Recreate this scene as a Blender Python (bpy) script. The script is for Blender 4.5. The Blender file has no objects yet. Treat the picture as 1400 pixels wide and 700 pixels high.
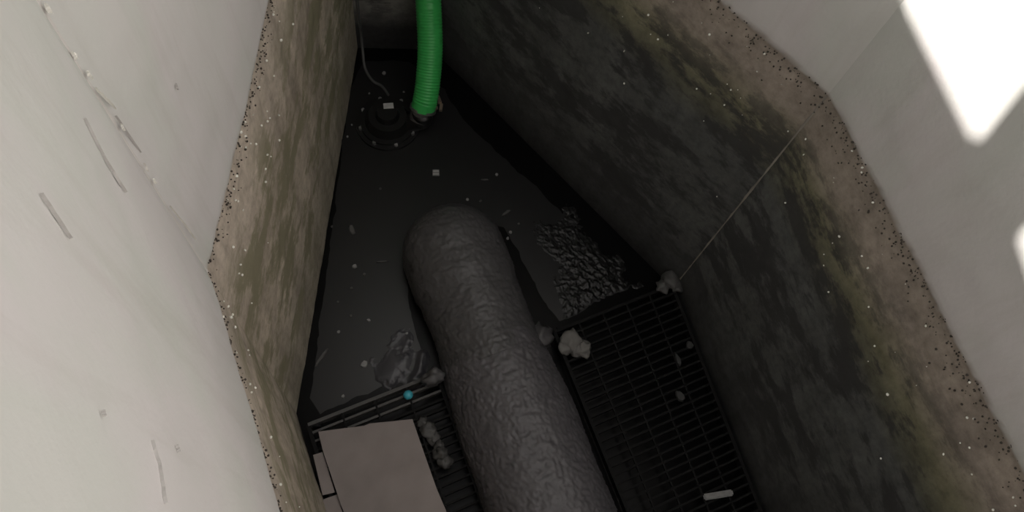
import bpy, bmesh, math, random
from mathutils import Vector, Matrix, noise
random.seed(7)
C = bpy.context.scene
COL = C.collection

# ------------------------------------------------------------------ camera
F_PX, CAM_H = 1100.0, 3.2
NADIR = (571, 829)                               # where the pit's vertical edges converge
dn = Vector((NADIR[0]-700, -(NADIR[1]-350), -F_PX)).normalized()
up = -dn
yy = (Vector((0, 1, 0)) - up*up.y).normalized()
xx = yy.cross(up)
ROT = Matrix((xx, yy, up))
cam_data = bpy.data.cameras.new('camera')
cam_data.sensor_width = 36.0
cam_data.lens = F_PX/1400*36.0
cam_data.clip_start = 0.02
cam = bpy.data.objects.new('camera', cam_data)
COL.objects.link(cam)
cam.matrix_world = Matrix.Translation((0, 0, CAM_H)) @ ROT.to_4x4()
C.camera = cam

# ------------------------------------------------------------------ light
world = bpy.data.worlds.new('sky'); C.world = world; world.use_nodes = True
bg = world.node_tree.nodes['Background']
bg.inputs[0].default_value = (1.0, 0.966, 0.948, 1)
bg.inputs[1].default_value = 1.0
sun_data = bpy.data.lights.new('sun', 'SUN')
sun_data.energy = 9.0; sun_data.angle = math.radians(0.9); sun_data.color = (1.0, 0.945, 0.895)
sun = bpy.data.objects.new('sun', sun_data); COL.objects.link(sun)
SUN_D = Vector((1.0, -0.19, -1.05)).normalized()
sun.rotation_euler = SUN_D.to_track_quat('-Z', 'Y').to_euler()
sun.location = (-3, 0.5, 6)
vs = C.view_settings
vs.view_transform = 'Standard'; vs.look = 'None'; vs.gamma = 1.0; vs.use_curve_mapping = False
vs.exposure = 0.3
C.display_settings.display_device = 'sRGB'

# ------------------------------------------------------------------ helpers
def at(px, py, z=0.0):                            # point of the world seen at a pixel, on the level z
    d = ROT @ Vector((px-700, 350-py, -F_PX))
    return Vector((0, 0, CAM_H)) + d*((z-CAM_H)/d.z)

def tag(o, label=None, cat=None, group=None, kind=None):
    if label: o['label'] = label
    if cat: o['category'] = cat
    if group: o['group'] = group
    if kind: o['kind'] = kind
    return o

def empty(name, loc, label, cat, group=None, rz=0):
    o = bpy.data.objects.new(name, None); COL.objects.link(o)
    o.location = loc; o.rotation_euler = (0, 0, rz); o.empty_display_size = 0.05
    return tag(o, label, cat, group)

def link(name, me, mat, parent=None, loc=None, smooth=False):
    o = bpy.data.objects.new(name, me); COL.objects.link(o)
    if mat and not me.materials: me.materials.append(mat)
    if parent: o.parent = parent
    if loc is not None: o.location = loc
    if smooth:
        for p in me.polygons: p.use_smooth = True
    return o

def build(name, bm, mat, parent=None, loc=None, smooth=False):
    me = bpy.data.meshes.new(name); bm.normal_update(); bm.to_mesh(me); bm.free()
    return link(name, me, mat, parent, loc, smooth)

def add_box(bm, c, s, rot=None):
    m = Matrix.Translation(c)
    if rot is not None: m = m @ (rot.to_4x4() if isinstance(rot, Matrix) else Matrix.Rotation(rot, 4, 'Z'))
    m = m @ Matrix.Diagonal((s[0], s[1], s[2], 1))
    return bmesh.ops.create_cube(bm, size=1, matrix=m)

def add_cyl(bm, c, r, h, seg=24, r2=None, rot=None):
    m = Matrix.Translation(c)
    if rot is not None: m = m @ rot.to_4x4()
    return bmesh.ops.create_cone(bm, cap_ends=True, segments=seg, radius1=r, radius2=r if r2 is None else r2, depth=h, matrix=m)

def catmull(pts, n):
    P = [Vector(p) for p in pts]; P = [2*P[0]-P[1]] + P + [2*P[-1]-P[-2]]
    out = []
    for i in range(1, len(P)-2):
        a, b, c, d = P[i-1], P[i], P[i+1], P[i+2]
        for k in range(n):
            t = k/n
            out.append(0.5*((2*b)+(c-a)*t+(2*a-5*b+4*c-d)*t*t+(3*b-a-3*c+d)*t**3))
    out.append(P[-2]); return out

def sweep(bm, path, radius, seg=16, cap=True):
    n = len(path); ring = []
    t0 = (path[1]-path[0]).normalized()
    a = t0.orthogonal().normalized()
    for i, p in enumerate(path):
        t = (path[min(i+1, n-1)]-path[max(i-1, 0)]).normalized()
        a = (a - t*a.dot(t)).normalized(); b = t.cross(a)
        r = radius(i) if callable(radius) else radius
        ring.append([bm.verts.new(p + (a*math.cos(2*math.pi*k/seg)+b*math.sin(2*math.pi*k/seg))*r) for k in range(seg)])
    for i in range(n-1):
        for k in range(seg):
            bm.faces.new((ring[i][k], ring[i][(k+1) % seg], ring[i+1][(k+1) % seg], ring[i+1][k]))
    if cap:
        bm.faces.new(ring[0][::-1]); bm.faces.new(ring[-1])
    return ring

def fbm(p, octv=4, H=1.0, lac=2.1):
    return noise.fractal(p, H, lac, octv, noise_basis='PERLIN_ORIGINAL')

# ------------------------------------------------------------------ materials
def mat_base(name):
    m = bpy.data.materials.new(name); m.use_nodes = True
    nt = m.node_tree; b = nt.nodes['Principled BSDF']
    return m, nt, b

def simple(name, col, rough=0.6, metal=0.0, var=0.25, scale=30, bump=0.2, spec=0.5, dist=0.004):
    m, nt, b = mat_base(name); N = nt.nodes.new; L = nt.links.new
    tc = N('ShaderNodeTexCoord'); no = N('ShaderNodeTexNoise')
    no.inputs['Scale'].default_value = scale; no.inputs['Detail'].default_value = 5
    L(tc.outputs['Object'], no.inputs['Vector'])
    mix = N('ShaderNodeMix'); mix.data_type = 'RGBA'
    L(no.outputs['Fac'], mix.inputs[0])
    mix.inputs[6].default_value = (*[c*(1-var) for c in col], 1); mix.inputs[7].default_value = (*[min(1, c*(1+var)) for c in col], 1)
    L(mix.outputs[2], b.inputs['Base Color'])
    b.inputs['Roughness'].default_value = rough; b.inputs['Metallic'].default_value = metal
    b.inputs['Specular IOR Level'].default_value = spec
    bp = N('ShaderNodeBump'); bp.inputs['Strength'].default_value = bump; bp.inputs['Distance'].default_value = dist
    L(no.outputs['Fac'], bp.inputs['Height']); L(bp.outputs['Normal'], b.inputs['Normal'])
    return m

def ramp(nt, stops, interp='LINEAR'):
    r = nt.nodes.new('ShaderNodeValToRGB'); cr = r.color_ramp; cr.interpolation = interp
    while len(cr.elements) > 1: cr.elements.remove(cr.elements[-1])
    for i, (p, c) in enumerate(stops):
        e = cr.elements[0] if i == 0 else cr.elements.new(p)
        e.position = p; e.color = (*c, 1) if len(c) == 3 else c
    return r

def concrete(name, stops, streak=0.5, blotch=None, wob=0.055):
    """pit concrete: colour bands by height (old water marks), ragged by noise, with run-down streaks"""
    m, nt, b = mat_base(name); N = nt.nodes.new; L = nt.links.new
    tc = N('ShaderNodeTexCoord'); sep = N('ShaderNodeSeparateXYZ'); L(tc.outputs['Object'], sep.inputs[0])
    def nz(scale, det, sc=(1, 1, 1), rough=0.55):
        mp = N('ShaderNodeMapping'); mp.inputs['Scale'].default_value = sc; L(tc.outputs['Object'], mp.inputs[0])
        n = N('ShaderNodeTexNoise'); n.inputs['Scale'].default_value = scale; n.inputs['Detail'].default_value = det
        n.inputs['Roughness'].default_value = rough
        L(mp.outputs[0], n.inputs['Vector']); return n.outputs['Fac']
    def math_(op, a, bv):
        n = N('ShaderNodeMath'); n.operation = op
        for i, v in enumerate((a, bv)):
            if isinstance(v, (int, float)): n.inputs[i].default_value = v
            else: L(v, n.inputs[i])
        return n.outputs[0]
    def mixc(kind, fac, a, bb):
        x = N('ShaderNodeMix'); x.data_type = 'RGBA'; x.blend_type = kind
        if isinstance(fac, (int, float)): x.inputs[0].default_value = fac
        else: L(fac, x.inputs[0])
        L(a, x.inputs[6])
        if isinstance(bb, tuple): x.inputs[7].default_value = (*bb, 1)
        else: L(bb, x.inputs[7])
        return x.outputs[2]
    wide = nz(2.3, 6, (1, 1, 0.8)); fine = nz(22, 4)
    z = math_('ADD', sep.outputs['Z'], math_('MULTIPLY', math_('SUBTRACT', wide, 0.5), wob*2.2))
    z = math_('ADD', z, math_('MULTIPLY', math_('SUBTRACT', fine, 0.5), 0.05))
    # the plaster edge itself stays crisp: above 1.44 the bands use the true height
    zz = math_('DIVIDE', z, 3.0)
    r1 = ramp(nt, stops); L(zz, r1.inputs[0])
    col = r1.outputs[0]
    # run-down streaks
    st = nz(9, 4, (1, 1, 0.12), 0.6)
    sr = ramp(nt, [(0.35, (1-streak,)*3), (0.62, (1.0,)*3), (0.8, (1+streak*0.25,)*3)]); L(st, sr.inputs[0])
    col = mixc('MULTIPLY', 1.0, col, sr.outputs[0])
    gn = nz(30, 8, (1, 1, 1), 0.72); gr = ramp(nt, [(0.33, (0.76,)*3), (0.5, (1,)*3), (0.68, (1.2,)*3)]); L(gn, gr.inputs[0])
    col = mixc('MULTIPLY', 1.0, col, gr.outputs[0])
    if blotch:
        bn = nz(4.0, 9, (1, 1, 2.0), 0.70)
        br = ramp(nt, [(0.47, (0, 0, 0)), (0.55, (1, 1, 1))]); L(bn, br.inputs[0])
        zr = ramp(nt, [(0.02, (0, 0, 0)), (0.12, (1, 1, 1)), (0.39, (1, 1, 1)), (0.46, (0, 0, 0))]); L(zz, zr.inputs[0])
        col = mixc('MIX', math_('MULTIPLY', math_('MULTIPLY', br.outputs[0], zr.outputs[0]), 0.85), col, blotch)
    # plaster above the old water mark: pale, faint patches
    pl = N('ShaderNodeAttribute'); pl.attribute_name = 'plaster'
    pn = nz(1.7, 5, (1, 1, 0.5)); pr = ramp(nt, [(0.3, (0.545, 0.55, 0.52)), (0.48, (0.60, 0.575, 0.57)), (0.56, (0.57, 0.575, 0.545)), (0.72, (0.61, 0.585, 0.575))]); L(pn, pr.inputs[0])
    ps = nz(13, 6, (1, 1, 0.10), 0.65); psr = ramp(nt, [(0.28, (0.92, 0.915, 0.90)), (0.5, (1, 1, 1))]); L(ps, psr.inputs[0])
    pc = mixc('MULTIPLY', 1.0, pr.outputs[0], psr.outputs[0])
    col = mixc('MIX', pl.outputs['Fac'], col, pc)
    L(col, b.inputs['Base Color'])
    b.inputs['Roughness'].default_value = 0.85; b.inputs['Specular IOR Level'].default_value = 0.2
    bp = N('ShaderNodeBump'); bp.inputs['Strength'].default_value = 0.3; bp.inputs['Distance'].default_value = 0.003
    bh = math_('ADD', nz(60, 4), math_('MULTIPLY', wide, 0.6)); L(bh, bp.inputs['Height']); L(bp.outputs['Normal'], b.inputs['Normal'])
    return m

BLACK, DARK, DARK2 = (0.04, 0.04, 0.04), (0.088, 0.09, 0.09), (0.116, 0.121, 0.119)
OLIVE, BROWN = (0.225, 0.215, 0.145), (0.365, 0.315, 0.268)
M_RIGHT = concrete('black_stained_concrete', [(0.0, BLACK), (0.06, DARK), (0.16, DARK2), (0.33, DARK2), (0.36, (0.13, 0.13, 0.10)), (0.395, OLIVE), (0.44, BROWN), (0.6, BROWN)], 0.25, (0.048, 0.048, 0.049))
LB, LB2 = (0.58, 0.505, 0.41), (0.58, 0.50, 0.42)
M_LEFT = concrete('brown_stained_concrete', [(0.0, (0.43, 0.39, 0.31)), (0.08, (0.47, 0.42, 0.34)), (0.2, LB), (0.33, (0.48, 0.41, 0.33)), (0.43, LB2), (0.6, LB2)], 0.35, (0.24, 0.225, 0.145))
M_BACK = concrete('lit_band_concrete', [(0.0, BLACK), (0.05, BLACK), (0.10, (0.2, 0.195, 0.18)), (0.3, (0.2, 0.195, 0.18)), (0.375, (0.05, 0.05, 0.042)), (0.41, OLIVE), (0.455, BROWN)], 0.25, (0.048, 0.048, 0.049))  # grey band above the black foot paints the lit part of the rear wall
M_CEIL = simple('slab_concrete', (0.33, 0.31, 0.29), 0.9)
M_FLOOR = simple('black_sediment', (0.01, 0.01, 0.01), 0.8)
M_MORTAR = simple('pale_mortar', (0.26, 0.24, 0.21), 0.9, 0, 0.45, 12, 0.5)
M_PLASTER = simple('pale_plaster', (0.60, 0.575, 0.55), 0.9, 0, 0.12, 12, 0.5)
M_GRIT = simple('pale_grit', (0.80, 0.77, 0.70), 0.5, 0, 0.3, 80)
M_PIT = simple('dark_grit', (0.05, 0.042, 0.035), 0.9)
M_SLUDGE = simple('grey_sludge', (0.076, 0.074, 0.076), 0.42, 0, 0.3, 26, 0.5, 0.4, 0.006)
M_CRUST = simple('pale_sludge_crust', (0.092, 0.088, 0.094), 0.42, 0, 0.3, 26, 0.5, 0.4, 0.006)
M_SCUM = simple('black_scum', (0.008, 0.008, 0.008), 0.4, 0, 0.3, 40, 0.6, 0.5, 0.01)
M_FILM = simple('grey_film', (0.050, 0.050, 0.056), 0.35, 0, 0.3, 20, 0.3)
M_STEEL = simple('greasy_black_steel', (0.0045, 0.0045, 0.0045), 0.7, 0.0, 0.35, 50, 0.3, 0.25)
M_STEEL2 = simple('pale_glint_steel', (0.07, 0.068, 0.066), 0.5, 0.0, 0.35, 40, 0.3)  # paler tone paints the glint on the left grating's front bars; also the coupling
M_BOARD = simple('weathered_board', (0.26, 0.228, 0.218), 0.85, 0, 0.25, 9, 0.15)
M_GREEN = simple('green_hose_rubber', (0.052, 0.47, 0.105), 0.38, 0, 0.12, 12, 0.02)
M_CHROME = simple('hose_clamp_steel', (0.45, 0.46, 0.46), 0.3, 0.9, 0.1, 30, 0.05)
M_BRASS = simple('worn_brass', (0.30, 0.24, 0.19), 0.4, 0.6)
M_PUMP = simple('black_pump_iron', (0.007, 0.007, 0.007), 0.4, 0.0, 0.3, 40, 0.3)
M_CABLE = simple('grey_cable', (0.06, 0.06, 0.06), 0.5)
M_WHITE = simple('dirty_white', (0.42, 0.42, 0.41), 0.6, 0, 0.3, 60)
M_PALE = simple('pale_litter', (0.24, 0.24, 0.235), 0.55, 0, 0.35, 60)
M_GREYL = simple('grey_litter', (0.085, 0.083, 0.08), 0.6, 0, 0.35, 50)
M_LUMP = simple('dark_grey_muck', (0.055, 0.054, 0.052), 0.55, 0, 0.4, 40, 0.5)
M_TISSUE = simple('wet_tissue', (0.15, 0.145, 0.135), 0.7, 0, 0.3, 40, 0.5)
M_BLUE = simple('turquoise_plastic', (0.06, 0.40, 0.50), 0.35, 0, 0.08, 20, 0.02)

def water_mat():
    m, nt, b = mat_base('black_water'); N = nt.nodes.new; L = nt.links.new
    tc = N('ShaderNodeTexCoord'); no = N('ShaderNodeTexNoise'); no.inputs['Scale'].default_value = 4; no.inputs['Detail'].default_value = 6
    L(tc.outputs['Object'], no.inputs['Vector'])
    r = ramp(nt, [(0.35, (0.003, 0.003, 0.0033)), (0.65, (0.0045, 0.0045, 0.0045))]); L(no.outputs['Fac'], r.inputs[0]); L(r.outputs[0], b.inputs['Base Color'])
    b.inputs['Roughness'].default_value = 0.3; b.inputs['IOR'].default_value = 1.33; b.inputs['Specular IOR Level'].default_value = 0.3
    n2 = N('ShaderNodeTexNoise'); n2.inputs['Scale'].default_value = 14; n2.inputs['Detail'].default_value = 3; L(tc.outputs['Object'], n2.inputs['Vector'])
    bp = N('ShaderNodeBump'); bp.inputs['Strength'].default_value = 0.06; bp.inputs['Distance'].default_value = 0.01
    L(n2.outputs['Fac'], bp.inputs['Height']); L(bp.outputs['Normal'], b.inputs['Normal'])
    return m
M_WATER = water_mat()

# ------------------------------------------------------------------ the pit
P_L = Vector((-0.471, 0.714, 0)); P_B = Vector((-0.286, 2.473, 0)); P_C = Vector((0.075, 2.476, 0)); P_Q = Vector((1.113, 1.230, 0))
NEAR_Y = -1.1
P_D = Vector((1.113 + 0.2493*(1.230-NEAR_Y), NEAR_Y, 0)); P_E = Vector((-0.471 + 0.364*(0.714-NEAR_Y), NEAR_Y, 0))
TOP = 3.4; BOT = -0.5; MARK = 1.465
CENTRE = Vector((0.5, 0.8, 0))

def wall(name, a, b, mat, step=0.016):
    u = (b-a); ln = u.length; u = u/ln
    n = Vector((-u.y, u.x, 0))
    if n.dot(CENTRE-a) < 0: n = -n
    nx = max(2, int(ln/step)); zs = []
    z = BOT
    while z < TOP-1e-6:
        zs.append(z); z += step if z > -0.05 else 0.2
    zs.append(TOP)
    verts, faces, att = [], [], []
    for j, z in enumerate(zs):
        for i in range(nx+1):
            p = a + u*(ln*i/nx) + Vector((0, 0, z))
            edge = MARK + 0.007*fbm(p*4, 3) + 0.007*fbm(p*40, 3)
            k = min(1, max(0, (z-edge)/0.014))
            inset = 0.006*k + 0.004*fbm(p*3, 3) + (0.0035*fbm(p*16, 3) if k < 0.5 else 0.0012*fbm(p*9, 3))
            fade = min(1, min(i, nx-i)/3)                 # the corners stay closed
            verts.append(p + n*(inset*fade)); att.append(k)
    for j in range(len(zs)-1):
        for i in range(nx):
            q = j*(nx+1)+i
            faces.append((q, q+1, q+nx+2, q+nx+1))
    # the wall's thickness, outwards
    base = len(verts)
    o = -n*0.18
    for z in (BOT, TOP):
        verts += [a+o+Vector((0, 0, z)), b+o+Vector((0, 0, z))]; att += [1, 1]
    top = (len(zs)-1)*(nx+1)
    faces += [(base, base+2, base+3, base+1), (0, base, base+1, nx), (top, top+nx, base+3, base+2)]
    me = bpy.data.meshes.new(name); me.from_pydata([tuple(v) for v in verts], [], faces)
    at_ = me.attributes.new('plaster', 'FLOAT', 'POINT'); at_.data.foreach_set('value', att)
    bm = bmesh.new(); bm.from_mesh(me); bmesh.ops.recalc_face_normals(bm, faces=bm.faces); bm.to_mesh(me); bm.free()
    ob = link(name, me, mat, smooth=True); ob['kind'] = 'structure'
    # grit bared along the water mark: pale stones and dark pits
    def grit(nm, m, count, lo, hi, s0, s1):
        bm = bmesh.new()
        for _ in range(count):
            t = random.random(); z = hi - (hi-lo)*abs(random.gauss(0, 0.45))
            if z < 0.3 or z > 1.49: continue
            s = random.uniform(s0, s1)
            p = a + u*(ln*t) + Vector((0, 0, z)) + n*0.004
            bmesh.ops.create_icosphere(bm, subdivisions=1, radius=s, matrix=Matrix.Translation(p) @ Matrix.Rotation(random.random()*3, 4, 'Z') @ Matrix.Diagonal((1, random.uniform(.6, 1.2), random.uniform(.6, 1.3), 1)))
        g = build(nm, bm, m, ob); g['kind'] = 'stuff'
    grit('grit', M_GRIT, int(45*ln), 0.95, 1.46, 0.0014, 0.0046)
    grit('pitted_edge', M_PIT, int(260*ln), 1.38, 1.475, 0.001, 0.0034)
    return ob

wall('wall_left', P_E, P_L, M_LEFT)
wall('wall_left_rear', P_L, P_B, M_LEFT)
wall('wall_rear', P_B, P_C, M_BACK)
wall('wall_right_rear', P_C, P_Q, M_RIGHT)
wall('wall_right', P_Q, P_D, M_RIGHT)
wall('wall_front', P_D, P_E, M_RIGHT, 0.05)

poly = [P_L, P_B, P_C, P_Q, P_D, P_E]
bm = bmesh.new(); f = bm.faces.new([bm.verts.new(p+Vector((0, 0, BOT))) for p in poly]); bmesh.ops.recalc_face_normals(bm, faces=bm.faces)
build('floor', bm, M_FLOOR)['kind'] = 'structure'
bm = bmesh.new(); f = bm.faces.new([bm.verts.new(p*0.9995) for p in poly[::-1]])
o = build('water', bm, M_WATER); tag(o, 'still black sewage water filling the bottom of the pit', 'water', kind='stuff')

# unseen slab added over the pit; openings and beam shaped to cast the sun patch
def slab_piece(bm, pts):                          # plan outline, counter-clockwise
    lo = [bm.verts.new((x, y, TOP)) for x, y in pts]; hi = [bm.verts.new((x, y, TOP+0.05)) for x, y in pts]
    bm.faces.new(lo[::-1]); bm.faces.new(hi)
    for i in range(len(pts)): bm.faces.new((lo[i], lo[(i+1) % len(pts)], hi[(i+1) % len(pts)], hi[i]))
bm = bmesh.new()
Y0, Y1, Y2, Y3, XR = -1.0, 0.955, 1.145, 2.35, 1.30
slab_piece(bm, [(-3, -3), (4, -3), (4, Y0), (-3, Y0)])
slab_piece(bm, [(-3, Y0), (-0.33, Y0), (-0.33, Y1), (-3, Y1)])
slab_piece(bm, [(XR+0.3, Y0), (4, Y0), (4, Y1), (XR+0.3, Y1)])
slab_piece(bm, [(-3, Y1), (4, Y1), (4, Y2), (-3, Y2)])
slab_piece(bm, [(-3, Y2), (-0.325, Y2), (-0.365, Y2+0.04), (-0.42, 1.50), (-0.42, Y3), (-3, Y3)])
slab_piece(bm, [(1.20, Y2), (4, Y2), (4, Y3), (0.22, Y3)])
slab_piece(bm, [(-3, Y3), (4, Y3), (4, 4.5), (-3, 4.5)])
build('ceiling', bm, M_CEIL)['kind'] = 'structure'

# mortar seams in the two near corners
def seam(name, p, inward, z0, z1, w, seed, mat):
    bm = bmesh.new(); n = 90; pts = []
    t = Vector((-inward.y, inward.x, 0))
    rows = []
    for i in range(n+1):
        z = z0+(z1-z0)*i/n
        k = w*(0.55+0.9*abs(noise.noise(Vector((seed, z*5, 0))))+0.5*noise.noise(Vector((seed+9, z*31, 0))))
        k = max(k, 0.001)
        c = p + Vector((0, 0, z))
        rows.append([bm.verts.new(c + t*k*2.2 + inward*k*0.15), bm.verts.new(c + t*k + inward*k*0.75), bm.verts.new(c - t*k + inward*k*0.75), bm.verts.new(c - t*k*2.2 + inward*k*0.15), bm.verts.new(c - inward*0.03)])
    for i in range(n):
        for k in range(5):
            bm.faces.new((rows[i][k], rows[i][(k+1) % 5], rows[i+1][(k+1) % 5], rows[i+1][k]))
    bm.faces.new(rows[0]); bm.faces.new(rows[-1][::-1]); bmesh.ops.recalc_face_normals(bm, faces=bm.faces)
    build(name, bm, mat)['kind'] = 'structure'
seam('trim_1', P_Q, (CENTRE-P_Q).normalized(), 0.0, 1.46, 0.0022, 3.0, M_MORTAR)
seam('trim_2', P_L, (CENTRE-P_L).normalized(), 1.46, 3.38, 0.0035, 5.0, M_PLASTER)

# scuffs and hairline cracks in the pale plaster of the left walls
def on_wall(px, py, a, b):
    u = (b-a).normalized(); n = Vector((-u.y, u.x, 0)); n = n if n.dot(CENTRE-a) > 0 else -n
    d = ROT @ Vector((px-700, 350-py, -F_PX)); o = Vector((0, 0, CAM_H)); t = (a-o).dot(n)/d.dot(n)
    return o + d*t, n
def scuff(name, wl, a, b, p0, p1, w, mat):
    q0, n = on_wall(*p0, a, b); q1, _ = on_wall(*p1, a, b); bm = bmesh.new(); d = (q1-q0); t = n.cross(d).normalized(); k = 7; L1, L2, T = [], [], []
    for i in range(k+1):
        s = i/k; h = w*(0.05+math.sin(math.pi*s))*random.uniform(0.25, 1.1)*(0.6 if name == 'crack' else 1); c = q0 + d*s + n*0.007 + t*random.uniform(-w, w)*0.5
        L1.append(bm.verts.new(c+t*h)); L2.append(bm.verts.new(c-t*h)); T.append(bm.verts.new(c+n*0.0035))
    for i in range(k):
        bm.faces.new((L1[i], L1[i+1], T[i+1], T[i])); bm.faces.new((T[i], T[i+1], L2[i+1], L2[i]))
    bmesh.ops.recalc_face_normals(bm, faces=bm.faces)
    return build(name, bm, mat, bpy.data.objects[wl])
M_FLAKE = simple('bright_plaster_flake', (0.78, 0.76, 0.70), 0.9); M_CRACK = simple('plaster_crack', (0.47, 0.45, 0.43), 0.95)
for p0, p1, w in [((52, 3), (62, 18), .006), ((88, 70), (98, 78), .005), ((110, 96), (118, 106), .004), ((122, 118), (150, 148), .003), ((158, 168), (164, 178), .004), ((190, 222), (196, 234), .003), ((203, 244), (208, 250), .003), ((226, 280), (262, 326), .002)]:
    scuff('plaster_flake', 'wall_left_rear', P_L, P_B, p0, p1, w, M_FLAKE)
for p0, p1, w in [((106, 164), (132, 215), .002), ((132, 215), (164, 266), .003), ((150, 160), (185, 210), .0015), ((42, 268), (84, 330), .0018), ((196, 606), (206, 640), .0022), ((206, 640), (214, 692), .002), ((231, 612), (234, 622), .003), ((126, 566), (128, 574), .002)]:
    scuff('crack', 'wall_left', P_L, P_E, p0, p1, w, M_CRACK)
scuff('crack', 'wall_left_rear', P_L, P_B, (234, 113), (237, 122), .003, M_CRACK)

# ------------------------------------------------------------------ the sludge-caked pipe
PIPE_Z = 0.09
def pipe_axis(y): return Vector((0.151 + 0.325*(1.357-y), y, PIPE_Z))
root = empty('sludge_pipe', pipe_axis(0.8) + Vector((0, 0, -PIPE_Z)), 'thick round-ended grey pipe caked in wet sludge running out over the black water', 'pipe')
ax = Vector((-0.325, 1, 0)).normalized(); sd = Vector((ax.y, -ax.x, 0))
def pipe_r(y):
    r = 0.203 + 0.022*min(1, max(0, (1.0-y)/0.4))
    r += 0.012*min(1, max(0, (y-1.17)/0.05))
    return r
def capsule(lo, hi, lift):
    bm = bmesh.new(); seg = 300; rows = []
    ys = [-0.98 + 0.0055*i for i in range(int((1.345+0.98)/0.0055)+1)]
    st = [(pipe_axis(y), pipe_r(y)) for y in ys]
    for k in range(1, 50):
        a = math.pi/2*k/50; r = pipe_r(1.345)
        st.append((pipe_axis(1.345) + ax*(r*1.02*math.sin(a)), r*math.cos(a)))
    for c, r in st:
        if not lo <= c.y <= hi: continue
        row = []
        for k in range(seg):
            a = 2*math.pi*k/seg; d = sd*math.cos(a) + Vector((0, 0, 1))*math.sin(a)
            p = c + d*r
            fray = 0.035*fbm(p*8+Vector((2, 2, 2)), 3)
            q = Vector((p.dot(sd)*9, p.dot(ax)*13, p.z*9))
            h = 0.006*fbm(p*4.5, 3) + 0.0027*(1-2*abs(fbm(Vector((q.x*2.0, q.y*4.2, q.z*2.0)), 3))) + 0.0022*fbm(p*75, 3)
            if c.y < 0.92: h += 0.0034*(1-abs(fbm(p*46+Vector((3, 1, 0)), 3))*2)
            if lift: h += lift*min(1, max(-1.5, (0.90+2.2*fray-c.y)/0.02))
            row.append(bm.verts.new(p + d*h*min(1, r/0.08)))
        rows.append(row)
    for i in range(len(rows)-1):
        for k in range(seg):
            bm.faces.new((rows[i][k], rows[i][(k+1) % seg], rows[i+1][(k+1) % seg], rows[i+1][k]))
    bm.faces.new(rows[-1]); bm.faces.new(rows[0][::-1])
    bmesh.ops.recalc_face_normals(bm, faces=bm.faces)
    bmesh.ops.translate(bm, verts=bm.verts, vec=-root.location)
    return bm
build('pipe_body', capsule(0.86, 9, 0), M_SLUDGE, root, smooth=True)
o = build('sludge_crust', capsule(-9, 0.99, 0.003), M_CRUST, root, smooth=True); o['label'] = 'thicker, paler sludge crust'

def lump(name, px, py, z, sx, sy, sz, mat, parent=None, rz=0, amp=0.35, freq=9, sub=3, seed=0):
    bm = bmesh.new(); bmesh.ops.create_icosphere(bm, subdivisions=sub, radius=1)
    for v in bm.verts:
        p = v.co.copy(); v.co *= 1 + amp*fbm(p*freq*0.18 + Vector((seed, seed*2, 0)), 3) + 0.25*amp*fbm(p*freq*0.7, 2)
        v.co = Vector((v.co.x*sx, v.co.y*sy, v.co.z*sz))
    bmesh.ops.rotate(bm, verts=bm.verts, matrix=Matrix.Rotation(rz, 3, 'Z'))
    loc = at(px, py, z)
    if parent: loc = loc - parent.location
    return build(name, bm, mat, parent, loc, True)

M_DARKPATCH = simple('bare_dark_patch', (0.022, 0.021, 0.021), 0.5, 0, 0.3, 30, 0.4)
o = lump('bare_patch', 766, 655, 0.287, 0.020, 0.045, 0.010, M_DARKPATCH, root, 0.1, 0.6, 12, 3, 4); o['label'] = 'dark bare patch in the sludge'
lump('sludge_clump', 738, 462, 0.14, 0.05, 0.05, 0.05, M_SLUDGE, root, 0.4, 0.5, 12, 3, 8)
lump('sludge_clump', 592, 516, 0.13, 0.05, 0.03, 0.03, M_SLUDGE, root, 0.35, 0.5, 12, 3, 9)

# ------------------------------------------------------------------ grating panels either side of the pipe
U = Vector((0.932, 0.362, 0)); V = Vector((0.31, -0.951, 0)); GZ = 0.08
ANG_U = math.atan2(U.y, U.x); ANG_V = math.atan2(V.y, V.x)
unit = bpy.data.meshes.new('bar'); bm = bmesh.new(); bmesh.ops.create_cube(bm, size=1); bm.to_mesh(unit); bm.free()
unit_dark = unit; unit_dark.materials.append(M_STEEL)
unit_glint = unit.copy(); unit_glint.materials.clear(); unit_glint.materials.append(M_STEEL2)
def bar(name, a, b, w, h, top, parent, me):
    d = b-a
    o = bpy.data.objects.new(name, me); COL.objects.link(o); o.parent = parent
    c = (a+b)/2; c.z = top-h/2
    o.location = c-parent.location; o.rotation_euler = (0, 0, math.atan2(d.y, d.x)); o.scale = (d.length, w, h)
    return o
def line_x(p, d, y): return p.x + d.x/d.y*(y-p.y)
def hit(p, d, q, e):                               # where p+t*d meets the line q+s*e (plan)
    det = d.x*(-e.y) + e.x*d.y
    t = ((q.x-p.x)*(-e.y) + e.x*(q.y-p.y))/det
    return p + d*t
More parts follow.
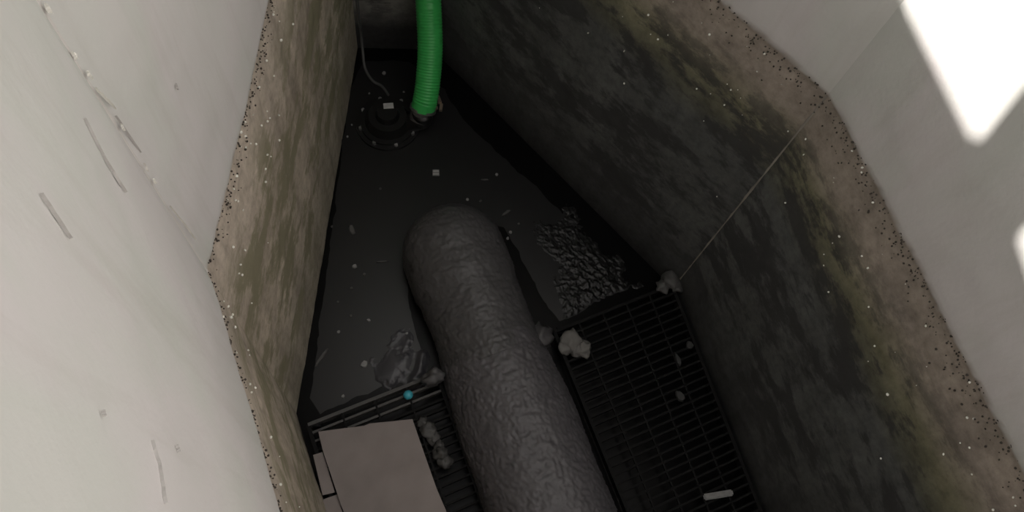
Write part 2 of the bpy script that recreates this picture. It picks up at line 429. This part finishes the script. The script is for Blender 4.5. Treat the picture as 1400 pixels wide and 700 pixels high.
def grating(label, p_front, left, right, n, side):
    """left / right: (point, direction) of the panel's long edges; bars run along U between them"""
    root = empty('grating_panel', Vector((p_front.x, p_front.y, 0)), label, 'grating')
    first = None
    for k in range(n):
        c = p_front + V*(0.034*k)
        a = hit(c, U, *left); b = hit(c, U, *right)
        if k == 0:
            bar('front_frame_bar', a, b, 0.013, 0.045, GZ+0.004, root, unit_glint if side == 'l' else unit_dark); first = (a, b)
        else:
            bar('bearing_bar', a, b, 0.009, 0.032, GZ, root, unit_glint if side == 'l' and k < 3 else unit_dark)
    a0, b0 = first; a1, b1 = a, b
    bar('side_frame_bar', a0, a1, 0.014, 0.045, GZ+0.003, root, unit_dark)
    bar('side_frame_bar', b0, b1, 0.014, 0.045, GZ+0.003, root, unit_dark)
    m = 5 if side == 'r' else 4
    for k in range(1, m):
        s = k/m
        bar('cross_rod', a0.lerp(b0, s), a1.lerp(b1, s), 0.008, 0.010, GZ+0.001, root, unit_dark)
    for p in (a0.lerp(b0, 0.06), a0.lerp(b0, 0.94), a1.lerp(b1, 0.06), a1.lerp(b1, 0.94)):
        bm = bmesh.new(); add_box(bm, (0, 0, 0), (0.03, 0.03, GZ-0.02-BOT))
        q = p.copy(); q.z = (GZ-0.02+BOT)/2
        build('support_leg', bm, M_STEEL, root, q-root.location)
    return root
wl_d = Vector((0.364, -1, 0)).normalized(); wr_d = Vector((0.2493, -1, 0)).normalized()
grating('black steel grating panel between the pipe and the right wall, littered with scraps', Vector((0.549, 1.006, 0)),
        (Vector((0.560, 1.006, 0)), Vector((0.31, -0.951, 0))), (P_Q+Vector((-0.035, 0, 0)), wr_d), 40, 'r')
grating('black steel grating panel under the pale board, left of the pipe', Vector((0.083, 0.844, 0)),
        (P_L+Vector((0.035, 0, 0)), wl_d), (Vector((0.075, 0.844, 0)), Vector((0.309, -0.951, 0))), 34, 'l')

# ------------------------------------------------------------------ boards on the left grating
def slab(name, pix, z, th, mat, label, cat, bend=0.0):
    pts = [at(x, y, z+th) for x, y in pix]
    c = sum(pts, Vector())/len(pts); c.z = z
    bm = bmesh.new()
    lo = [bm.verts.new(Vector((p.x-c.x, p.y-c.y, 0))) for p in pts]; hi = [bm.verts.new(Vector((p.x-c.x, p.y-c.y, th))) for p in pts]
    n = len(pts)
    bm.faces.new(lo); bm.faces.new(hi[::-1])
    for i in range(n): bm.faces.new((lo[i], hi[i], hi[(i+1) % n], lo[(i+1) % n]))
    bmesh.ops.recalc_face_normals(bm, faces=bm.faces)
    o = build(name, bm, mat, None, c); tag(o, label, cat); return o
slab('board', [(435, 590), (498, 582), (505, 579), (564, 573), (569, 588), (585, 634), (597, 668), (609, 696), (632, 760), (500, 775), (466, 690), (441, 615)], GZ+0.010, 0.012, M_BOARD, 'large weathered pale board lying on the left grating beside the pipe', 'board')
slab('board_strip', [(428, 622), (441, 618), (458, 673), (441, 677)], GZ+0.002, 0.006, M_BOARD, 'upper narrow pale board strip sticking out from under the large board', 'board')
slab('board_strip', [(441, 683), (461, 676), (470, 705), (490, 770), (468, 776)], GZ+0.002, 0.006, M_BOARD, 'lower narrow pale board strip against the left edge of the large board', 'board')

# ------------------------------------------------------------------ pump in the far corner
pc = at(530, 160, 0.06)
pump = empty('submersible_pump', (pc.x, pc.y, 0), 'black submersible pump half sunk in the far corner, joined to the green hose', 'pump')
def rel(v): return v - pump.location
bm = bmesh.new(); add_cyl(bm, (0, 0, -0.2), 0.125, 0.46, 40); add_cyl(bm, (0, 0, 0.0), 0.145, 0.03, 40)
for f in list(bm.faces): pass
build('pump_body', bm, M_PUMP, pump)
bm = bmesh.new(); add_cyl(bm, (0, 0, 0.05), 0.105, 0.045, 40, 0.085); add_cyl(bm, (0, 0, 0.085), 0.055, 0.03, 30, 0.045)
build('pump_cover', bm, M_PUMP, pump)
for k in range(8):
    a = 2*math.pi*k/8+0.3
    bm = bmesh.new(); add_cyl(bm, (0.128*math.cos(a), 0.128*math.sin(a), 0.021), 0.009, 0.014, 6)
    build('bolt', bm, M_PALE if k % 3 == 0 else M_CHROME, pump)
bm = bmesh.new(); add_box(bm, (0, 0, 0), (0.045, 0.028, 0.004), 0.1)
o = build('rating_plate', bm, M_WHITE, pump, rel(at(531, 144, 0.107)) ); o.location.z = 0.1025; o['label'] = 'small white plate'
# discharge elbow towards the hose
hb = at(577, 156, 0.10)
e0 = rel(Vector((pc.x, pc.y, 0.03))); e1 = rel(hb)
bm = bmesh.new(); d = (e1-e0)
sweep(bm, catmull([e0+d*0.45+Vector((0, 0, -0.06)), e0+d*0.8+Vector((0, 0, -0.045)), e1+Vector((0, 0, -0.04)), e1+Vector((0, 0, 0.012))], 8), 0.046, 24)
build('discharge_elbow', bm, M_PUMP, pump, smooth=True)
ca = [at(531, 130, 0.10), at(522, 118, 0.16), at(509, 110, 0.20), at(499, 93, 0.26), at(496, 70, 0.30), at(493, 40, 0.40), at(489, 10, 0.6), Vector((-0.24, 2.30, 1.1)), Vector((-0.2, 2.25, 2.0)), Vector((-0.16, 2.26, 2.9)), Vector((-0.15, 2.28, 3.6))]
bm = bmesh.new(); sweep(bm, [rel(p) for p in catmull(ca, 10)], 0.0065, 10)
build('power_cable', bm, M_CABLE, pump, smooth=True)

# ------------------------------------------------------------------ green hose
h0 = at(578, 150, 0.10)
hz = [(578, 150, 0.105), (583, 128, 0.17), (587, 90, 0.26), (588, 55, 0.34), (586, 10, 0.44), (583, -45, 0.58)]
path = [at(*p) for p in hz]
path += [Vector((0.03, 2.07, 1.1)), Vector((0.02, 2.06, 1.8)), Vector((0.0, 2.10, 2.55)), Vector((0.0, 2.2, 3.1)), Vector((0.02, 2.25, 3.7))]
cp = catmull(path, 46)
# resample evenly, one row per quarter rib
res = [cp[0]]; acc = 0; stp = 0.0032
for a, b in zip(cp, cp[1:]):
    seg = (b-a).length; t = 0
    while acc + seg - t >= stp:
        t += stp-acc; res.append(a.lerp(b, t/seg)); acc = 0
    acc += seg-t
hose = empty('green_hose', h0 - Vector((0, 0, 0.0)), 'bright green ribbed suction hose rising from the pump in the far corner', 'hose')
bm = bmesh.new()
HR = 0.055
sweep(bm, [p-hose.location for p in res], lambda i: HR + (0.0016*math.sin(i*math.pi/2.0) if i > 12 else 0.0), 28)
build('hose_tube', bm, M_GREEN, hose, smooth=True)
t = (res[4]-res[0]).normalized(); rq = t.to_track_quat('Z', 'Y').to_matrix()
bm = bmesh.new()
for k, (r, h, off) in enumerate([(0.060, 0.014, 0.006)]):
    add_cyl(bm, t*off, r, h, 40, rot=rq)
build('hose_clamp', bm, M_CHROME, hose)
bm = bmesh.new(); add_cyl(bm, t*(-0.025), 0.052, 0.05, 32, rot=rq); build('coupling', bm, M_STEEL2, hose)
bm = bmesh.new(); q = at(600, 137, 0.12)-hose.location
add_box(bm, q, (0.016, 0.034, 0.02), 0.3); add_box(bm, at(603, 147, 0.11)-hose.location, (0.013, 0.034, 0.016), -0.15); add_box(bm, at(594, 148, 0.11)-hose.location, (0.03, 0.012, 0.012), 0.2)
o = build('coupling_lever', bm, M_BRASS, hose); o['label'] = 'dull brass lever'
bm = bmesh.new(); add_box(bm, at(573, 163, 0.08)-hose.location, (0.042, 0.012, 0.012), 0.1); build('coupling_lug', bm, M_PALE, hose)

# ------------------------------------------------------------------ litter, scum and scraps
def chip(name, px, py, w, l, rz, mat, label, cat, group=None, z=0.002, th=0.006):
    bm = bmesh.new(); n = 7; hi, lo = [], []
    for k in range(n):
        a = 2*math.pi*k/n; r = random.uniform(0.75, 1.1)
        p = Vector((w*r*math.cos(a)/2, l*r*math.sin(a)/2, 0)); p.rotate(Matrix.Rotation(rz, 3, 'Z'))
        lo.append(bm.verts.new(p)); hi.append(bm.verts.new(p*0.8+Vector((0, 0, th))))
    bm.faces.new(lo[::-1]); bm.faces.new(hi)
    for k in range(n): bm.faces.new((lo[k], lo[(k+1) % n], hi[(k+1) % n], hi[k]))
    o = build(name, bm, mat, None, at(px, py, z)); tag(o, label, cat, group); return o

SPECKS = [
 ('specks around the pump', [
  (525, 100, .022, 'pale speck floating above the pump, farthest from it, between cable and hose'),
  (496, 169, .018, 'bright pale speck on the left rim of the pump'),
  (559, 172, .013, 'tiny pale speck just below the hose coupling'),
  (475, 187, .012, 'tiny pale speck below left of the pump, nearest the left rear wall'),
  (481, 171, .011, 'faint tiny speck between the pump rim and the left rear wall'),
  (511, 149, .012, 'tiny pale speck left of the white plate on the pump'),
  (505, 128, .010, 'faint speck beside the lower end of the pump cable'),
  (552, 126, .010, 'faint speck left of the lower end of the green hose')]),
 ('specks left of the pipe', [
  (485, 364, .022, 'larger pale speck of the close pair left of the pipe end'),
  (498, 375, .015, 'smaller grey speck of the close pair left of the pipe end'),
  (504, 438, .018, 'pale speck floating above the wrinkled film'),
  (463, 454, .018, 'pale speck floating midway between the wrinkled film and the left rear wall'),
  (480, 432, .014, 'grey speck up left of the wrinkled film, between two others'),
  (462, 413, .012, 'faint grey speck close to the left rear wall, level with the pipe notch'),
  (481, 394, .014, 'faint grey speck below the close pair left of the pipe end'),
  (469, 542, .018, 'pale speck floating just beyond the front bar of the left grating'),
  (454, 310, .013, 'small speck touching the left rear wall side, left of the ragged scrap'),
  (520, 258, .015, 'lone faint grey speck between the pump and the pipe end'),
  (556, 456, .016, 'grey speck at the upper right of the wrinkled film beside the pipe')]),
 ('specks by the pipe end', [
  (639, 273, .018, 'pale speck touching the top of the rounded pipe end'),
  (657, 275, .014, 'bright tiny speck right of the one touching the pipe end'),
  (698, 318, .018, 'upper grey speck of the close pair right of the pipe end'),
  (694, 326, .017, 'lower pale speck of the close pair right of the pipe end'),
  (679, 239, .016, 'pale speck floating above right of the pipe end, beside a thin sliver'),
  (709, 306, .012, 'faint tiny speck right of the slanted sliver by the pipe end')])]
for grp, rows in SPECKS:
    for x, y, sz, lb in rows:
        chip('litter_speck', x, y, sz, sz*0.85, random.random()*3, M_PALE if sz > .0155 or y < 200 else M_GREYL, lb, 'speck', grp)
chip('litter_scrap', 692, 291, .014, .055, -0.9, M_GREYL, 'slanted grey sliver of litter floating right of the rounded pipe end', 'litter')
chip('litter_scrap', 663, 246, .045, .008, 0.0, M_GREYL, 'thin grey sliver floating above the rounded pipe end', 'litter')
chip('litter_scrap', 481, 314, .030, .050, 0.3, M_GREYL, 'grey ragged scrap floating near the left rear wall', 'litter')
chip('litter_scrap', 523, 358, .060, .008, 0.08, M_GREYL, 'thin straw-like scrap floating left of the pipe end', 'litter')
chip('litter_scrap', 498, 498, .035, .030, 0.8, M_PALE, 'pale knobbly scrap floating at the left tip of the wrinkled film', 'litter')
chip('litter_scrap', 440, 488, .016, .110, -0.55, M_GREYL, 'long grey streak of scum floating close to the left wall', 'litter')
bm = bmesh.new(); add_box(bm, (0, 0, 0.004), (0.030, 0.030, 0.008))
lab = build('floating_label', bm, M_PALE, None, at(596, 237, 0.0), False); tag(lab, 'small square whitish wrapper floating between the hose and the pipe end', 'wrapper')
bm = bmesh.new(); add_box(bm, (0, 0.006, 0.009), (0.026, 0.006, 0.003)); add_box(bm, (0, -0.008, 0.009), (0.026, 0.006, 0.003)); build('stripe', bm, M_WHITE, lab)
chip('litter_scrap', 520, 187, .026, .020, 0.5, M_PALE, 'pale crumb floating on the near rim of the pump', 'litter', None)
chip('litter_scrap', 553, 187, .018, .050, -0.5, M_GREYL, 'curved grey shaving floating below the hose clamp', 'litter')

# wrinkled film at the edge of the left grating
def film():
    c = at(538, 488, 0.0); bm = bmesh.new(); n = 120; grid = []
    for j in range(n+1):
        row = []
        for i in range(n+1):
            x = (i/n-0.5)*0.36; y = (j/n-0.5)*0.40
            q = Vector((x-0.02, y+0.13, 0)); r = q.length; a = math.atan2(q.y, q.x)
            w = math.sin(80*(0.85*x-0.35*y) + 6.0*noise.noise(Vector((x*7, y*5, 1))) + 60*x*y)
            e1 = 1-((x-0.02)/0.13)**2-((y+0.05)/0.11)**2; e2 = 0.55-((x-0.02)/0.10)**2-((y-0.07)/0.11)**2; e3 = 0.4-((x+0.10)/0.07)**2-((y+0.10)/0.04)**2
            edge = max(e1, e2, e3) + 0.75*fbm(Vector((x*13, y*13, 4)), 4)
            amp = 0.008 if e1 > e2 else 0.005
            z = 0.003 + amp*w*min(1, max(0, edge)) + 0.010*min(1, max(-1, edge*1.6))
            row.append(bm.verts.new((x, y, z-0.006)))
        grid.append(row)
    for j in range(n):
        for i in range(n): bm.faces.new((grid[j][i], grid[j][i+1], grid[j+1][i+1], grid[j+1][i]))
    bad = [v for v in bm.verts if v.co.z < -0.004]; bmesh.ops.delete(bm, geom=bad, context='VERTS')
    r = bmesh.ops.extrude_face_region(bm, geom=bm.faces[:]); bmesh.ops.translate(bm, verts=[v for v in r['geom'] if isinstance(v, bmesh.types.BMVert)], vec=(0, 0, -0.012))
    bmesh.ops.recalc_face_normals(bm, faces=bm.faces)
    o = build('wrinkled_film', bm, M_FILM, None, c, True); tag(o, 'wrinkled grey film of scum floating against the front bar of the left grating', 'scum')
film()

# rough scum raft between pipe, right grating and right rear wall
def scum():
    c = at(795, 360, 0.0); bm = bmesh.new(); n = 130; grid = []
    # region given in plan by lines: away from pipe, wall and grating
    A, B_, C_ = at(700, 300, 0), at(770, 437, 0), at(880, 392, 0); D_ = at(760, 240, 0)
    cx = (A+B_+C_+D_)/4
    for j in range(n+1):
        row = []
        for i in range(n+1):
            s = i/n; t = j/n
            p = (A.lerp(D_, s)).lerp(B_.lerp(C_, s), t)
            q = p*30
            edge = min(s, 1-s, t*0.7, (1-t)*4)*3
            k = min(1, max(0, edge + 0.6*fbm(p*7, 3)))*(0.25+0.75*t)
            h = 0.003 + k*(0.004+0.007*fbm(q*1.4, 3) + 0.006*(1-2*abs(fbm(p*34+Vector((5, 0, 0)), 2))))
            row.append(bm.verts.new((p.x-c.x, p.y-c.y, h - 0.006*(1-k))))
        grid.append(row)
    for j in range(n):
        for i in range(n): bm.faces.new((grid[j][i], grid[j][i+1], grid[j+1][i+1], grid[j+1][i]))
    bmesh.ops.recalc_face_normals(bm, faces=bm.faces)
    o = build('scum_raft', bm, M_SCUM, None, c, True); tag(o, 'rough black raft of floating grease between the pipe and the right grating', 'scum', kind='stuff')
scum()

# thin grey film of scum on the open water; stops short of the walls; its gaps beside the pipe draw shade as bare water
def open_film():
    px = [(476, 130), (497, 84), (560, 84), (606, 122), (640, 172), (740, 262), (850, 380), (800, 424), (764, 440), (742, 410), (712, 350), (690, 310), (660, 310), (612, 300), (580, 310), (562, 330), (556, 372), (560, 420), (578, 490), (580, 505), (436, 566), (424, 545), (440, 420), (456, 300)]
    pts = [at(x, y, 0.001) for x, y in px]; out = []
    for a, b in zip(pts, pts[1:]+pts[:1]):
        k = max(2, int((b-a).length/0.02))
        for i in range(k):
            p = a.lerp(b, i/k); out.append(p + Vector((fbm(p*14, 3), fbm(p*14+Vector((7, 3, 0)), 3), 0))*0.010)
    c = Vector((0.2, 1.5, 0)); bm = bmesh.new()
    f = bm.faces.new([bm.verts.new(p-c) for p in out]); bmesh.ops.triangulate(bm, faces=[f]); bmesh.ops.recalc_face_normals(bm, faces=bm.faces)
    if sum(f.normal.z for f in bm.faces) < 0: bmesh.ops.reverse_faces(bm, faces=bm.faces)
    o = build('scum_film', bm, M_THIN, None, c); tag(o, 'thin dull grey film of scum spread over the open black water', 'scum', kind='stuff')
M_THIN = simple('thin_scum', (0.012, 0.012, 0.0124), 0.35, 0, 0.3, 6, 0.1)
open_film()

# crumpled tissue on the right grating: three lobes in one mesh
def crumple(name, lobes, mat, label, cat, z=GZ):
    c = at(lobes[0][0], lobes[0][1], z); bm = bmesh.new()
    for k, (x, y, r, h) in enumerate(lobes):
        p = at(x, y, z)-c
        rr = bmesh.ops.create_icosphere(bm, subdivisions=3, radius=1)
        for v in rr['verts']:
            q = v.co.copy(); s = 1+0.45*fbm(q*1.6+Vector((k*3, x, 0)), 4)
            v.co = Vector((q.x*r*s, q.y*r*s, max(0, q.z*h*s+h*0.6)))+p
    o = build(name, bm, mat, None, c, True); tag(o, label, cat); return o
crumple('crumpled_tissue', [(780, 468, .042, .030), (772, 476, .030, .022), (796, 478, .034, .024), (788, 480, .026, .02)], M_TISSUE, 'crumpled whitish wad of wet tissue on the corner of the right grating', 'tissue')
crumple('debris_clump', [(915, 386, .040, .030), (905, 393, .030, .020), (924, 393, .030, .018)], M_GREYL, 'grey clump of debris on the grating corner below the wall seam', 'debris')
crumple('debris_clump', [(603, 622, .030, .025), (608, 632, .028, .022), (600, 610, .020, .016)], M_LUMP, 'grey lump of debris on the left grating between board and pipe', 'debris')
crumple('debris_clump', [(585, 588, .030, .016), (592, 600, .025, .012), (578, 578, .022, .012)], M_LUMP, 'flat grey smear of debris at the upper right corner of the large board', 'debris')
M_DKL = simple('dark_litter', (0.035, 0.035, 0.034), 0.5, 0, 0.3, 50)
chip('leaf_scrap', 927, 492, .024, .075, 0.25, M_DKL, 'long dark leaf-like scrap on the right grating near the right wall', 'litter', None, GZ+0.002, 0.006)
chip('leaf_scrap', 930, 542, .045, .055, 0.5, M_DKL, 'broad dark torn scrap in the middle of the right grating', 'litter', None, GZ+0.002, 0.008)
chip('leaf_scrap', 943, 472, .040, .040, 0.1, M_DKL, 'small dark scrap on the right grating beside the right wall', 'litter', None, GZ+0.002, 0.006)
bm = bmesh.new(); add_box(bm, (0, 0, 0.008), (0.120, 0.024, 0.014)); bmesh.ops.bevel(bm, geom=bm.edges[:], offset=0.005, segments=2, affect='EDGES')
o = build('pale_stick', bm, M_PALE, None, at(981, 677, GZ+0.004)); o.rotation_euler = (0, 0, 0.12 - 0.0); tag(o, 'short flat pale stick lying on the right grating at the bottom', 'stick')

# turquoise ball on the left grating's front bar
bm = bmesh.new(); bmesh.ops.create_uvsphere(bm, u_segments=28, v_segments=18, radius=0.0185)
o = build('ball', bm, M_BLUE, None, at(558, 540, GZ+0.018), True); tag(o, 'small turquoise ball resting on the bars of the left grating', 'ball')
